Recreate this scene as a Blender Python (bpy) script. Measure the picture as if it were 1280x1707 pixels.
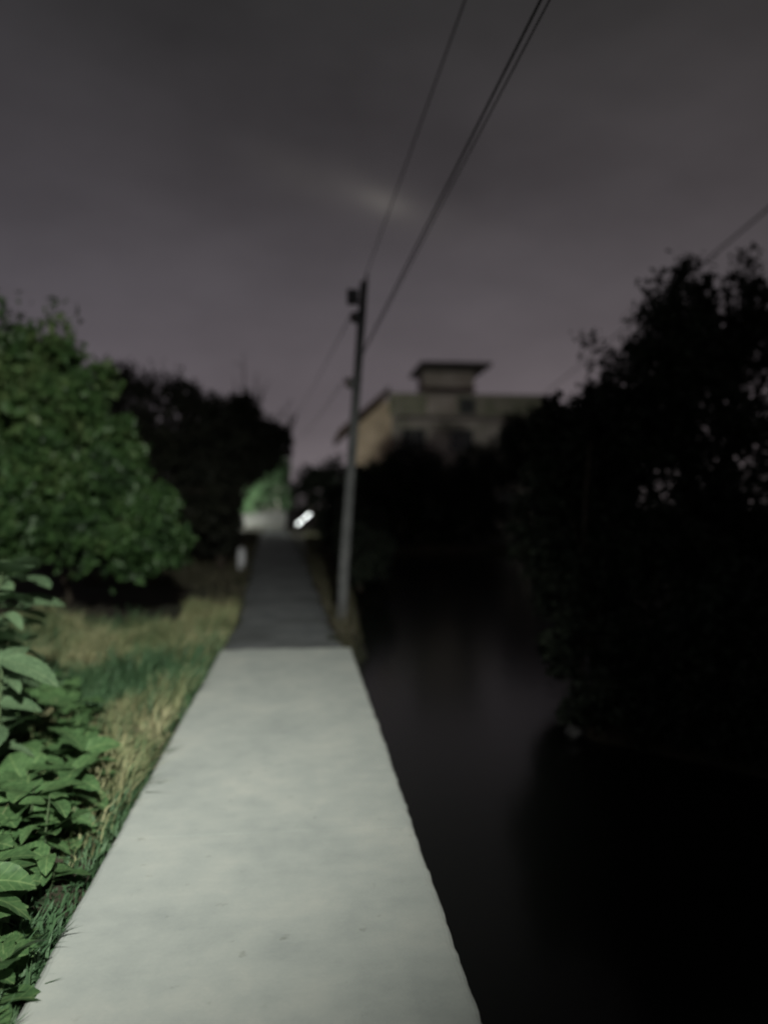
import bpy, math, random
import numpy as np

for o in list(bpy.data.objects):
    bpy.data.objects.remove(o, do_unlink=True)
scene = bpy.context.scene
COL = scene.collection
R = math.radians

# ------------------------------------------------------------------ camera
cam_data = bpy.data.cameras.new("camera")
cam = bpy.data.objects.new("camera", cam_data)
COL.objects.link(cam)
cam_data.sensor_fit = 'VERTICAL'
cam_data.sensor_height = 36.0
cam_data.lens = 27.04
cam_data.clip_start = 0.05
cam_data.clip_end = 2000.0
cam.location = (0.0, 0.0, 1.6)
cam.rotation_euler = (R(90 - 0.46), 0.0, R(-6.14))
cam_data.dof.use_dof = True
cam_data.dof.focus_distance = 2.8
cam_data.dof.aperture_fstop = 0.68
scene.camera = cam

# ------------------------------------------------------------------ view
scene.view_settings.view_transform = 'Standard'
scene.view_settings.look = 'None'
scene.view_settings.gamma = 1.0
scene.view_settings.exposure = 0.0
scene.cycles.use_denoising = True
scene.cycles.max_bounces = 6
scene.cycles.sample_clamp_indirect = 4.0
scene.cycles.filter_width = 2.0

# ------------------------------------------------------------------ night sky lit by far town glow
world = bpy.data.worlds.new("World")
scene.world = world
world.use_nodes = True
wt = world.node_tree
wt.nodes.clear()


def wn(kind, **kw):
    n = wt.nodes.new(kind)
    for k, v in kw.items():
        setattr(n, k, v)
    return n


def wmath(op, a, b=None, c=None):
    n = wn('ShaderNodeMath', operation=op)
    for i, v in enumerate((a, b, c)):
        if v is None:
            continue
        if isinstance(v, (int, float)):
            n.inputs[i].default_value = v
        else:
            wt.links.new(v, n.inputs[i])
    return n.outputs[0]


def wdot(vec, d):
    n = wn('ShaderNodeVectorMath', operation='DOT_PRODUCT')
    wt.links.new(vec, n.inputs[0])
    n.inputs[1].default_value = d
    return n.outputs['Value']


tc = wn('ShaderNodeTexCoord')
dirv = tc.outputs['Generated']
sep = wn('ShaderNodeSeparateXYZ')
wt.links.new(dirv, sep.inputs[0])
grad = wn('ShaderNodeValToRGB')
wt.links.new(wmath('MAXIMUM', sep.outputs['Z'], 0.0), grad.inputs[0])
els = grad.color_ramp.elements
els[0].position = 0.0
els[0].color = (0.195, 0.170, 0.178, 1)
els[1].position = 1.0
els[1].color = (0.020, 0.020, 0.021, 1)
for pos, colr in ((0.06, (0.172, 0.149, 0.160, 1)), (0.14, (0.129, 0.112, 0.123, 1)), (0.26, (0.086, 0.077, 0.085, 1)),
                  (0.40, (0.055, 0.050, 0.054, 1)), (0.56, (0.031, 0.030, 0.0305, 1))):
    e = els.new(pos)
    e.color = colr
# soft uneven cloud, the same over the whole dome
nz = wn('ShaderNodeTexNoise')
nz.inputs['Scale'].default_value = 1.9
nz.inputs['Detail'].default_value = 5.0
nz.inputs['Roughness'].default_value = 0.55
mp = wn('ShaderNodeMapping')
mp.inputs['Location'].default_value = (0.55, 2.1, 4.35)
mp.inputs['Scale'].default_value = (1.0, 1.0, 2.2)
wt.links.new(dirv, mp.inputs['Vector'])
wt.links.new(mp.outputs[0], nz.inputs['Vector'])
mr = wn('ShaderNodeMapRange')
mr.inputs['From Min'].default_value = 0.28
mr.inputs['From Max'].default_value = 0.72
mr.inputs['To Min'].default_value = 0.72
mr.inputs['To Max'].default_value = 1.26
wt.links.new(nz.outputs['Fac'], mr.inputs['Value'])
mul = wn('ShaderNodeVectorMath', operation='SCALE')
wt.links.new(grad.outputs['Color'], mul.inputs[0])
wt.links.new(mr.outputs[0], mul.inputs['Scale'])
# one pale wisp of cloud over the pole
d0 = np.array([0.1141, 0.9250, 0.3620]); d0 /= np.linalg.norm(d0)
ax = np.cross(d0, (0, 0, 1)); ax /= np.linalg.norm(ax)
up = np.cross(ax, d0)
a_ = ax * math.cos(R(-17)) + up * math.sin(R(-17))
b_ = -ax * math.sin(R(-17)) + up * math.cos(R(-17))


def wisp(dd, sa, sb, amp):
    u = wmath('DIVIDE', wmath('SUBTRACT', wdot(dirv, tuple(a_)), dd), sa)
    v = wmath('DIVIDE', wdot(dirv, tuple(b_)), sb)
    e = wmath('MULTIPLY', wmath('ADD', wmath('MULTIPLY', u, u), wmath('MULTIPLY', v, v)), -1.0)
    front = wmath('GREATER_THAN', wdot(dirv, tuple(d0)), 0.0)
    return wmath('MULTIPLY', wmath('MULTIPLY', wmath('EXPONENT', e), amp), front)


nw = wn('ShaderNodeTexNoise')
nw.inputs['Scale'].default_value = 14.0
wt.links.new(dirv, nw.inputs['Vector'])
wsum = wmath('ADD', wisp(-0.012, 0.032, 0.013, 0.032), wisp(-0.04, 0.110, 0.026, 0.016))
wsum = wmath('MULTIPLY', wsum, wmath('ADD', nw.outputs['Fac'], 0.5))
wc = wn('ShaderNodeVectorMath', operation='SCALE')
wc.inputs[0].default_value = (1.0, 0.93, 0.80)
wt.links.new(wsum, wc.inputs['Scale'])
add = wn('ShaderNodeVectorMath', operation='ADD')
# the town's glow is a little stronger and warmer on one side
side = wmath('ADD', wmath('MULTIPLY', wdot(dirv, (0.93, 0.30, 0.0)), 0.5), 0.5)
tint = wn('ShaderNodeMixRGB')
tint.inputs[1].default_value = (0.74, 0.78, 0.86, 1)
tint.inputs[2].default_value = (1.04, 1.01, 0.97, 1)
wt.links.new(side, tint.inputs[0])
tm = wn('ShaderNodeVectorMath', operation='MULTIPLY')
wt.links.new(mul.outputs[0], tm.inputs[0])
wt.links.new(tint.outputs[0], tm.inputs[1])
wt.links.new(tm.outputs[0], add.inputs[0])
wt.links.new(wc.outputs[0], add.inputs[1])
bg = wn('ShaderNodeBackground')
bg.inputs['Strength'].default_value = 1.0
wt.links.new(add.outputs[0], bg.inputs['Color'])
wo = wn('ShaderNodeOutputWorld')
wt.links.new(bg.outputs[0], wo.inputs[0])

# street lamp (built further down): where its light sits and where it points
LAMP_POS = (0.8, -4.0, 6.0)
LAMP_AIM = (-2.7, 8.2, 0.3)
LAMP_POWER = 10900.0
LAMP_CONE = R(49.5)


# ------------------------------------------------------------------ materials
def new_mat(name):
    m = bpy.data.materials.new(name)
    m.use_nodes = True
    m.node_tree.nodes.clear()
    return m, m.node_tree


def mat_noise(name, c1, c2, scale=5.0, detail=5.0, rough=0.85, bump=0.0, bscale=60.0, c3=None, s3=1.2, lo=0.35, hi=0.65, spec=0.3):
    m, t = new_mat(name)
    N, L = t.nodes, t.links
    out = N.new('ShaderNodeOutputMaterial')
    b = N.new('ShaderNodeBsdfPrincipled')
    L.new(b.outputs[0], out.inputs[0])
    tcn = N.new('ShaderNodeTexCoord')
    n1 = N.new('ShaderNodeTexNoise')
    n1.inputs['Scale'].default_value = scale
    n1.inputs['Detail'].default_value = detail
    n1.inputs['Roughness'].default_value = 0.6
    L.new(tcn.outputs['Object'], n1.inputs['Vector'])
    r = N.new('ShaderNodeValToRGB')
    r.color_ramp.elements[0].position = lo
    r.color_ramp.elements[0].color = (*c1, 1)
    r.color_ramp.elements[1].position = hi
    r.color_ramp.elements[1].color = (*c2, 1)
    L.new(n1.outputs['Fac'], r.inputs[0])
    colr = r.outputs[0]
    if c3 is not None:
        n2 = N.new('ShaderNodeTexNoise')
        n2.inputs['Scale'].default_value = s3
        n2.inputs['Detail'].default_value = 4.0
        L.new(tcn.outputs['Object'], n2.inputs['Vector'])
        r2 = N.new('ShaderNodeValToRGB')
        r2.color_ramp.elements[0].position = 0.48
        r2.color_ramp.elements[0].color = (0, 0, 0, 1)
        r2.color_ramp.elements[1].position = 0.68
        r2.color_ramp.elements[1].color = (0.8, 0.8, 0.8, 1)
        L.new(n2.outputs['Fac'], r2.inputs[0])
        mx = N.new('ShaderNodeMixRGB')
        L.new(r2.outputs[0], mx.inputs[0])
        L.new(colr, mx.inputs[1])
        mx.inputs[2].default_value = (*c3, 1)
        colr = mx.outputs[0]
    L.new(colr, b.inputs['Base Color'])
    b.inputs['Roughness'].default_value = rough
    b.inputs['Specular IOR Level'].default_value = spec
    if bump > 0:
        n3 = N.new('ShaderNodeTexNoise')
        n3.inputs['Scale'].default_value = bscale
        n3.inputs['Detail'].default_value = 6.0
        L.new(tcn.outputs['Object'], n3.inputs['Vector'])
        bp = N.new('ShaderNodeBump')
        bp.inputs['Strength'].default_value = bump
        bp.inputs['Distance'].default_value = 0.02
        L.new(n3.outputs['Fac'], bp.inputs['Height'])
        L.new(bp.outputs[0], b.inputs['Normal'])
    return m


def mat_leaf(name, cols, trans=0.3, rough=0.5, patch=1.6, veins=False):
    """cols: 3 colours, chosen per leaf, shifted by a slow noise through the plant."""
    m, t = new_mat(name)
    N, L = t.nodes, t.links
    out = N.new('ShaderNodeOutputMaterial')
    b = N.new('ShaderNodeBsdfPrincipled')
    g = N.new('ShaderNodeNewGeometry')
    oi = N.new('ShaderNodeObjectInfo')
    tcn = N.new('ShaderNodeTexCoord')
    n1 = N.new('ShaderNodeTexNoise')
    n1.inputs['Scale'].default_value = patch
    n1.inputs['Detail'].default_value = 3.0
    L.new(tcn.outputs['Object'], n1.inputs['Vector'])
    ad = N.new('ShaderNodeMath'); ad.operation = 'MULTIPLY_ADD'
    L.new(n1.outputs['Fac'], ad.inputs[0]); ad.inputs[1].default_value = 1.5
    ad.inputs[2].default_value = -0.55
    ad2 = N.new('ShaderNodeMath'); ad2.operation = 'MULTIPLY_ADD'
    L.new(g.outputs['Random Per Island'], ad2.inputs[0]); ad2.inputs[1].default_value = 0.35
    L.new(ad.outputs[0], ad2.inputs[2])
    ad3 = N.new('ShaderNodeMath'); ad3.operation = 'MULTIPLY_ADD'
    L.new(oi.outputs['Random'], ad3.inputs[0]); ad3.inputs[1].default_value = 0.3
    L.new(ad2.outputs[0], ad3.inputs[2])
    r = N.new('ShaderNodeValToRGB')
    r.color_ramp.elements[0].position = 0.1
    r.color_ramp.elements[0].color = (*cols[0], 1)
    r.color_ramp.elements[1].position = 0.95
    r.color_ramp.elements[1].color = (*cols[2], 1)
    e = r.color_ramp.elements.new(0.5)
    e.color = (*cols[1], 1)
    L.new(ad3.outputs[0], r.inputs[0])
    colr = r.outputs[0]
    if veins:
        sp = N.new('ShaderNodeSeparateXYZ'); L.new(tcn.outputs['Object'], sp.inputs[0])

        def ma(op, x, y=None):
            n = N.new('ShaderNodeMath'); n.operation = op
            for i, v in enumerate((x, y)):
                if v is None:
                    continue
                if isinstance(v, (int, float)):
                    n.inputs[i].default_value = v
                else:
                    L.new(v, n.inputs[i])
            return n.outputs[0]
        axx = ma('ABSOLUTE', sp.outputs['X'])
        rib = ma('LESS_THAN', axx, 0.0028)
        side = ma('GREATER_THAN', ma('SINE', ma('MULTIPLY', ma('SUBTRACT', sp.outputs['Y'], ma('MULTIPLY', axx, 0.75)), 230.0)), 0.86)
        vein = ma('MAXIMUM', rib, ma('MULTIPLY', side, 0.55))
        nb = N.new('ShaderNodeTexNoise'); nb.inputs['Scale'].default_value = 38.0; nb.inputs['Detail'].default_value = 4.0
        L.new(tcn.outputs['Object'], nb.inputs['Vector'])
        mv = N.new('ShaderNodeMixRGB')
        L.new(ma('MULTIPLY', vein, 0.6), mv.inputs[0]); L.new(colr, mv.inputs[1])
        mv.inputs[2].default_value = (cols[2][0] * 1.5, cols[2][1] * 1.35, cols[2][2] * 1.3, 1)
        mb_ = N.new('ShaderNodeMixRGB'); mb_.blend_type = 'MULTIPLY'; mb_.inputs[0].default_value = 1.0
        rb = N.new('ShaderNodeValToRGB')
        rb.color_ramp.elements[0].position = 0.3; rb.color_ramp.elements[0].color = (0.62, 0.66, 0.6, 1)
        rb.color_ramp.elements[1].position = 0.7; rb.color_ramp.elements[1].color = (1.2, 1.15, 1.05, 1)
        L.new(nb.outputs['Fac'], rb.inputs[0])
        L.new(mv.outputs[0], mb_.inputs[1]); L.new(rb.outputs[0], mb_.inputs[2])
        colr = mb_.outputs[0]
        bp = N.new('ShaderNodeBump'); bp.inputs['Strength'].default_value = 0.5; bp.inputs['Distance'].default_value = 0.006
        L.new(ma('SUBTRACT', nb.outputs['Fac'], vein), bp.inputs['Height'])
        L.new(bp.outputs[0], b.inputs['Normal'])
    L.new(colr, b.inputs['Base Color'])
    b.inputs['Roughness'].default_value = rough
    b.inputs['Specular IOR Level'].default_value = 0.35
    tr = N.new('ShaderNodeBsdfTranslucent')
    L.new(r.outputs[0], tr.inputs['Color'])
    mx = N.new('ShaderNodeMixShader')
    mx.inputs[0].default_value = trans
    L.new(b.outputs[0], mx.inputs[1])
    L.new(tr.outputs[0], mx.inputs[2])
    L.new(mx.outputs[0], out.inputs[0])
    return m


def mat_emit(name, colr, strength):
    m, t = new_mat(name)
    out = t.nodes.new('ShaderNodeOutputMaterial')
    e = t.nodes.new('ShaderNodeEmission')
    e.inputs['Color'].default_value = (*colr, 1)
    e.inputs['Strength'].default_value = strength
    t.links.new(e.outputs[0], out.inputs[0])
    return m


def mat_water(name):
    m, t = new_mat(name)
    N, L = t.nodes, t.links
    out = N.new('ShaderNodeOutputMaterial')
    b = N.new('ShaderNodeBsdfPrincipled')
    b.inputs['Base Color'].default_value = (0.006, 0.007, 0.006, 1)
    b.inputs['Roughness'].default_value = 0.17
    b.inputs['IOR'].default_value = 1.33
    b.inputs['Specular IOR Level'].default_value = 0.5
    tcn = N.new('ShaderNodeTexCoord')
    n3 = N.new('ShaderNodeTexNoise')
    n3.inputs['Scale'].default_value = 3.0
    n3.inputs['Detail'].default_value = 3.0
    L.new(tcn.outputs['Object'], n3.inputs['Vector'])
    bp = N.new('ShaderNodeBump')
    bp.inputs['Strength'].default_value = 0.05
    bp.inputs['Distance'].default_value = 0.03
    L.new(n3.outputs['Fac'], bp.inputs['Height'])
    L.new(bp.outputs[0], b.inputs['Normal'])
    L.new(b.outputs[0], out.inputs[0])
    return m


def mat_concrete(name):
    m, t = new_mat(name)
    N, L = t.nodes, t.links
    out = N.new('ShaderNodeOutputMaterial')
    b = N.new('ShaderNodeBsdfPrincipled')
    L.new(b.outputs[0], out.inputs[0])
    tcn = N.new('ShaderNodeTexCoord')

    def noise(sc, det, stretch=(1, 1, 1), rough=0.55):
        mpn = N.new('ShaderNodeMapping')
        mpn.inputs['Scale'].default_value = stretch
        L.new(tcn.outputs['Object'], mpn.inputs['Vector'])
        n = N.new('ShaderNodeTexNoise')
        n.inputs['Scale'].default_value = sc
        n.inputs['Detail'].default_value = det
        n.inputs['Roughness'].default_value = rough
        L.new(mpn.outputs[0], n.inputs['Vector'])
        return n.outputs['Fac']
    big = noise(1.9, 5, (1.0, 0.8, 1.0))
    mid = noise(7, 6)
    fine = noise(60, 4)
    streak = noise(3.0, 4, (1.0, 7.0, 1.0))

    def ma(op, x, y):
        n = N.new('ShaderNodeMath'); n.operation = op
        for i, v in enumerate((x, y)):
            if isinstance(v, float):
                n.inputs[i].default_value = v
            else:
                L.new(v, n.inputs[i])
        return n.outputs[0]
    s = ma('ADD', ma('ADD', ma('MULTIPLY', big, 0.50), ma('MULTIPLY', mid, 0.30)), ma('ADD', ma('MULTIPLY', fine, 0.12), ma('MULTIPLY', streak, 0.08)))
    r = N.new('ShaderNodeValToRGB')
    els = r.color_ramp.elements
    els[0].position = 0.36; els[0].color = (0.310, 0.338, 0.314, 1)
    els[1].position = 0.64; els[1].color = (0.440, 0.458, 0.410, 1)
    e = els.new(0.5); e.color = (0.372, 0.400, 0.366, 1)
    L.new(s, r.inputs[0])
    # small dark specks and stains
    st = noise(11, 3)
    rs = N.new('ShaderNodeValToRGB')
    rs.color_ramp.elements[0].position = 0.66; rs.color_ramp.elements[0].color = (1, 1, 1, 1)
    rs.color_ramp.elements[1].position = 0.80; rs.color_ramp.elements[1].color = (0.66, 0.66, 0.62, 1)
    L.new(st, rs.inputs[0])
    mx = N.new('ShaderNodeMixRGB'); mx.blend_type = 'MULTIPLY'; mx.inputs[0].default_value = 1.0
    L.new(r.outputs[0], mx.inputs[1]); L.new(rs.outputs[0], mx.inputs[2])
    L.new(mx.outputs[0], b.inputs['Base Color'])
    b.inputs['Roughness'].default_value = 0.88
    b.inputs['Specular IOR Level'].default_value = 0.25
    bp = N.new('ShaderNodeBump')
    bp.inputs['Strength'].default_value = 0.22
    bp.inputs['Distance'].default_value = 0.008
    L.new(ma('ADD', ma('MULTIPLY', streak, 0.15), ma('ADD', ma('MULTIPLY', fine, 0.35), mid)), bp.inputs['Height'])
    L.new(bp.outputs[0], b.inputs['Normal'])
    return m


M = {
    'concrete': mat_concrete('fresh_concrete'),
    'wall_concrete': mat_noise('retaining_concrete', (0.16, 0.16, 0.14), (0.30, 0.30, 0.27), 4, bump=0.3),
    'asphalt': mat_noise('worn_asphalt', (0.100, 0.110, 0.112), (0.165, 0.175, 0.172), 3.0, 8, 0.9, 0.5, 90, c3=(0.075, 0.080, 0.078), s3=0.7),
    'soil': mat_noise('bank_soil', (0.024, 0.021, 0.014), (0.050, 0.043, 0.027), 3, 6, 0.95, 0.6, 25, c3=(0.020, 0.028, 0.012), s3=0.8),
    'water': mat_water('pond_water'),
    'pole': mat_noise('pole_concrete', (0.066, 0.069, 0.068), (0.100, 0.104, 0.101), 6, bump=0.2),
    'steel': mat_noise('galvanised_steel', (0.06, 0.06, 0.06), (0.11, 0.11, 0.11), 12, rough=0.6),
    'porcelain': mat_noise('brown_porcelain', (0.05, 0.03, 0.02), (0.08, 0.05, 0.04), 12, rough=0.3),
    'cable': mat_noise('black_cable', (0.012, 0.012, 0.012), (0.02, 0.02, 0.02), 12, rough=0.6),
    'bark': mat_noise('bark', (0.030, 0.024, 0.018), (0.075, 0.062, 0.047), 9, bump=0.6, bscale=20),
    'pale_bark': mat_noise('pale_bark', (0.30, 0.30, 0.25), (0.48, 0.47, 0.40), 9, bump=0.4, bscale=20),
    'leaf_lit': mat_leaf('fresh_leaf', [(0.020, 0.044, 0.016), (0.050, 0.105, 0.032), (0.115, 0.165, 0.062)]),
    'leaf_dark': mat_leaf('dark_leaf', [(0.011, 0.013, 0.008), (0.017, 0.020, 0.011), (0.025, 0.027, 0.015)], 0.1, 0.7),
    'leaf_right': mat_leaf('unlit_leaf', [(0.012, 0.017, 0.010), (0.018, 0.026, 0.015), (0.028, 0.038, 0.022)], 0.12, 0.7),  # leaf colour darkened to stand in for trees the lamp misses
    'leaf_mid': mat_leaf('spill_lit_leaf', [(0.026, 0.036, 0.024), (0.040, 0.055, 0.036), (0.060, 0.075, 0.050)], 0.15, 0.7),  # lighter leaf colour stands in for faint lamp spill
    'leaf_weed': mat_leaf('weed_leaf', [(0.050, 0.105, 0.045), (0.080, 0.160, 0.065), (0.130, 0.215, 0.100)], 0.25, 0.45, 2.5, True),
    'leaf_pale': mat_leaf('pale_big_leaf', [(0.075, 0.135, 0.075), (0.115, 0.19, 0.108), (0.17, 0.25, 0.150)], 0.2, 0.5, 2.5, True),
    'leaf_far': mat_leaf('far_leaf', [(0.07, 0.13, 0.06), (0.11, 0.20, 0.095), (0.17, 0.26, 0.14)]),
    'grass_dry': mat_leaf('dry_grass_blade', [(0.110, 0.165, 0.070), (0.27, 0.28, 0.14), (0.43, 0.40, 0.24)], 0.2, 0.7, 1.4),
    'grass_green': mat_leaf('green_grass_blade', [(0.040, 0.085, 0.040), (0.066, 0.135, 0.060), (0.105, 0.175, 0.080)], 0.25, 0.6, 1.4),
    'grass_dull': mat_leaf('shade_grass_blade', [(0.035, 0.038, 0.020), (0.055, 0.055, 0.030), (0.085, 0.075, 0.048)], 0.2, 0.7, 1.4),  # shade of the verges put into a darker blade colour
    'stem': mat_noise('green_stem', (0.04, 0.07, 0.03), (0.07, 0.10, 0.045), 12),
    'plaster_warm': mat_noise('beige_plaster', (0.50, 0.385, 0.265), (0.66, 0.52, 0.375), 1.2, c3=(0.36, 0.29, 0.21), s3=0.7),
    'plaster_grey': mat_noise('weathered_plaster', (0.27, 0.24, 0.21), (0.41, 0.36, 0.32), 0.8, c3=(0.18, 0.175, 0.13), s3=0.5),
    'plaster_moss': mat_noise('mossy_plaster', (0.15, 0.155, 0.10), (0.27, 0.26, 0.19), 1.1, c3=(0.32, 0.28, 0.24), s3=0.6),
    'plaster_pink': mat_noise('pinkish_plaster', (0.28, 0.235, 0.20), (0.40, 0.34, 0.30), 0.9, c3=(0.19, 0.18, 0.14), s3=0.6),
    'roof_dark': mat_noise('dark_roof', (0.035, 0.030, 0.028), (0.065, 0.055, 0.05), 2.0),  # shade under the canopy slab put into the colour
    'roof_brown': mat_noise('brown_tin_roof', (0.05, 0.034, 0.026), (0.09, 0.06, 0.045), 2.0),
    'frame': mat_noise('window_frame', (0.10, 0.11, 0.09), (0.15, 0.16, 0.13), 5),
    'glass': mat_noise('dark_glass', (0.010, 0.014, 0.012), (0.018, 0.022, 0.018), 2, rough=0.15, spec=0.5),
    'whitewash': mat_noise('whitewashed_wall', (0.22, 0.22, 0.21), (0.33, 0.33, 0.31), 2.5, c3=(0.15, 0.15, 0.145), s3=1.3, bump=0.3),
    'marker': mat_noise('marker_paint', (0.42, 0.43, 0.44), (0.66, 0.67, 0.68), 8, c3=(0.2, 0.2, 0.2), s3=4),
    'stone': mat_noise('pale_stone', (0.055, 0.055, 0.053), (0.10, 0.10, 0.096), 8, bump=0.5, bscale=30),
    'tube': mat_emit('lamp_streak', (0.94, 1.0, 0.97), 9.0),
    'lens': mat_emit('lamp_lens', (1.0, 0.99, 0.93), 8.0),
}


# ------------------------------------------------------------------ helpers
def mesh_obj(name, verts, faces, mat, parent=None, smooth=False, loc=None):
    me = bpy.data.meshes.new(name)
    me.from_pydata([tuple(v) for v in verts], [], faces)
    me.update()
    if smooth:
        me.polygons.foreach_set('use_smooth', [True] * len(me.polygons))
    me.materials.append(mat)
    o = bpy.data.objects.new(name, me)
    COL.objects.link(o)
    if loc is not None:
        o.location = loc
    if parent is not None:
        o.parent = parent
    return o


def tri_obj(name, verts, tris, mat, parent=None, kind=None):
    """Fast numpy triangle mesh."""
    me = bpy.data.meshes.new(name)
    nv, nt = len(verts), len(tris)
    me.vertices.add(nv)
    me.vertices.foreach_set('co', np.ascontiguousarray(verts, dtype=np.float32).ravel())
    me.loops.add(nt * 3)
    me.loops.foreach_set('vertex_index', np.ascontiguousarray(tris, dtype=np.int32).ravel())
    me.polygons.add(nt)
    me.polygons.foreach_set('loop_start', np.arange(0, nt * 3, 3, dtype=np.int32))
    me.polygons.foreach_set('loop_total', np.full(nt, 3, dtype=np.int32))
    me.update(calc_edges=True)
    me.validate()
    me.materials.append(mat)
    o = bpy.data.objects.new(name, me)
    COL.objects.link(o)
    if parent is not None:
        o.parent = parent
    if kind:
        o['kind'] = kind
    return o


def empty(name, loc=(0, 0, 0)):
    o = bpy.data.objects.new(name, None)
    o.location = loc
    o.empty_display_size = 0.2
    COL.objects.link(o)
    return o


def tag(o, label, cat, group=None, kind=None):
    o['label'] = label
    o['category'] = cat
    if group:
        o['group'] = group
    if kind:
        o['kind'] = kind
    return o


def structure(o, label=None):
    o['kind'] = 'structure'
    if label:
        o['label'] = label
    return o


class MB:
    def __init__(self):
        self.v, self.f = [], []

    def box(self, x0, x1, y0, y1, z0, z1):
        b = len(self.v)
        self.v += [(x0, y0, z0), (x1, y0, z0), (x1, y1, z0), (x0, y1, z0), (x0, y0, z1), (x1, y0, z1), (x1, y1, z1), (x0, y1, z1)]
        self.f += [(b + 3, b + 2, b + 1, b), (b + 4, b + 5, b + 6, b + 7), (b, b + 1, b + 5, b + 4), (b + 1, b + 2, b + 6, b + 5), (b + 2, b + 3, b + 7, b + 6), (b + 3, b, b + 4, b + 7)]
        return self

    def prism(self, pts, y0, y1):
        """polygon in XZ extruded along Y"""
        b, n = len(self.v), len(pts)
        self.v += [(x, y0, z) for x, z in pts] + [(x, y1, z) for x, z in pts]
        self.f += [tuple(range(b, b + n)), tuple(reversed(range(b + n, b + 2 * n)))]
        for i in range(n):
            j = (i + 1) % n
            self.f.append((b + j, b + i, b + n + i, b + n + j))
        return self

    def tube(self, pts, radii, sides=8, cap=True):
        pts = [np.array(p, float) for p in pts]
        b = len(self.v)
        n = len(pts)
        ref = np.array((0.31, 0.17, 0.93))
        for i, p in enumerate(pts):
            d = pts[min(i + 1, n - 1)] - pts[max(i - 1, 0)]
            d /= np.linalg.norm(d) + 1e-9
            r0 = ref if abs(d @ ref) < 0.9 else np.array((1.0, 0, 0))
            u = np.cross(d, r0); u /= np.linalg.norm(u)
            w = np.cross(d, u)
            for k in range(sides):
                a = 2 * math.pi * k / sides
                self.v.append(tuple(p + radii[i] * (math.cos(a) * u + math.sin(a) * w)))
        for i in range(n - 1):
            for k in range(sides):
                k2 = (k + 1) % sides
                self.f.append((b + i * sides + k, b + i * sides + k2, b + (i + 1) * sides + k2, b + (i + 1) * sides + k))
        if cap:
            self.f.append(tuple(reversed([b + k for k in range(sides)])))
            self.f.append(tuple(b + (n - 1) * sides + k for k in range(sides)))
        return self

    def build(self, name, mat, parent=None, smooth=False, off=(0, 0, 0)):
        vs = [(x - off[0], y - off[1], z - off[2]) for x, y, z in self.v]
        return mesh_obj(name, vs, self.f, mat, parent, smooth)


# ------------------------------------------------------------------ foliage generators
def leaf_quads(cen, dirs, length, width, rng, fold=0.25):
    """4-vertex folded leaf, two triangles each."""
    n = len(cen)
    d = dirs / (np.linalg.norm(dirs, axis=1, keepdims=True) + 1e-9)
    rv = rng.normal(size=(n, 3))
    s = np.cross(d, rv); s /= np.linalg.norm(s, axis=1, keepdims=True) + 1e-9
    nn = np.cross(d, s)
    sz = rng.uniform(0.45, 1.0, n) ** 1.2 * 1.35
    L = (length * sz * rng.uniform(0.85, 1.15, n))[:, None]
    Wd = (width * sz * rng.uniform(0.7, 1.2, n))[:, None]
    base = cen - d * L * 0.5
    mid = cen - d * L * 0.05 + nn * Wd * fold
    tip = cen + d * L * 0.5
    v = np.stack([base, mid + s * Wd * 0.5, tip, mid - s * Wd * 0.5], axis=1).reshape(-1, 3)
    i = np.arange(n)[:, None] * 4
    t = np.stack([i + np.array([[0, 1, 2]]), i + np.array([[0, 2, 3]])], axis=1).reshape(-1, 3)
    return v, t


def crown_points(blobs, n, rng, per=16, lump=0.2, inner=0.4, spread=0.13):
    w = np.array([(b[3] * b[4] * b[5]) ** 0.70 for b in blobs])
    w /= w.sum()
    nc = max(8, n // per)
    which = rng.choice(len(blobs), nc, p=w)
    B = np.array(blobs)[which]
    d = rng.normal(size=(nc, 3)); d /= np.linalg.norm(d, axis=1, keepdims=True)
    ph = rng.uniform(0, 6.28, (4, 3))
    lum = sum(np.sin(d @ (rng.normal(size=3) * (2.5 + 2 * k)) + ph[k, 0] + which * 1.7) for k in range(4)) / 4
    rad = (inner + (1 - inner) * rng.uniform(0, 1, nc) ** 0.45) * (1 + lump * lum)
    cc = B[:, :3] + d * rad[:, None] * B[:, 3:6]
    m = B[:, 3:6].mean(axis=1)
    pts = np.repeat(cc, per, axis=0) + rng.normal(size=(nc * per, 3)) * (np.repeat(m, per) * spread)[:, None]
    out = np.repeat(d, per, axis=0)
    return pts, out


def lobes(blobs, rng, k=5):
    """break each round mass into a smaller core with irregular boughs around it"""
    out = []
    for b in blobs:
        out.append((b[0], b[1], b[2], b[3] * 0.80, b[4] * 0.80, b[5] * 0.80))
        for _ in range(k):
            d = rng.normal(size=3); d /= np.linalg.norm(d)
            f = rng.uniform(0.26, 0.46)
            q = rng.uniform(0.62, 0.86)
            out.append((b[0] + d[0] * b[3] * q, b[1] + d[1] * b[4] * q, b[2] + d[2] * b[5] * q, b[3] * f, b[4] * f, b[5] * f * rng.uniform(0.8, 1.3)))
    return out


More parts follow.
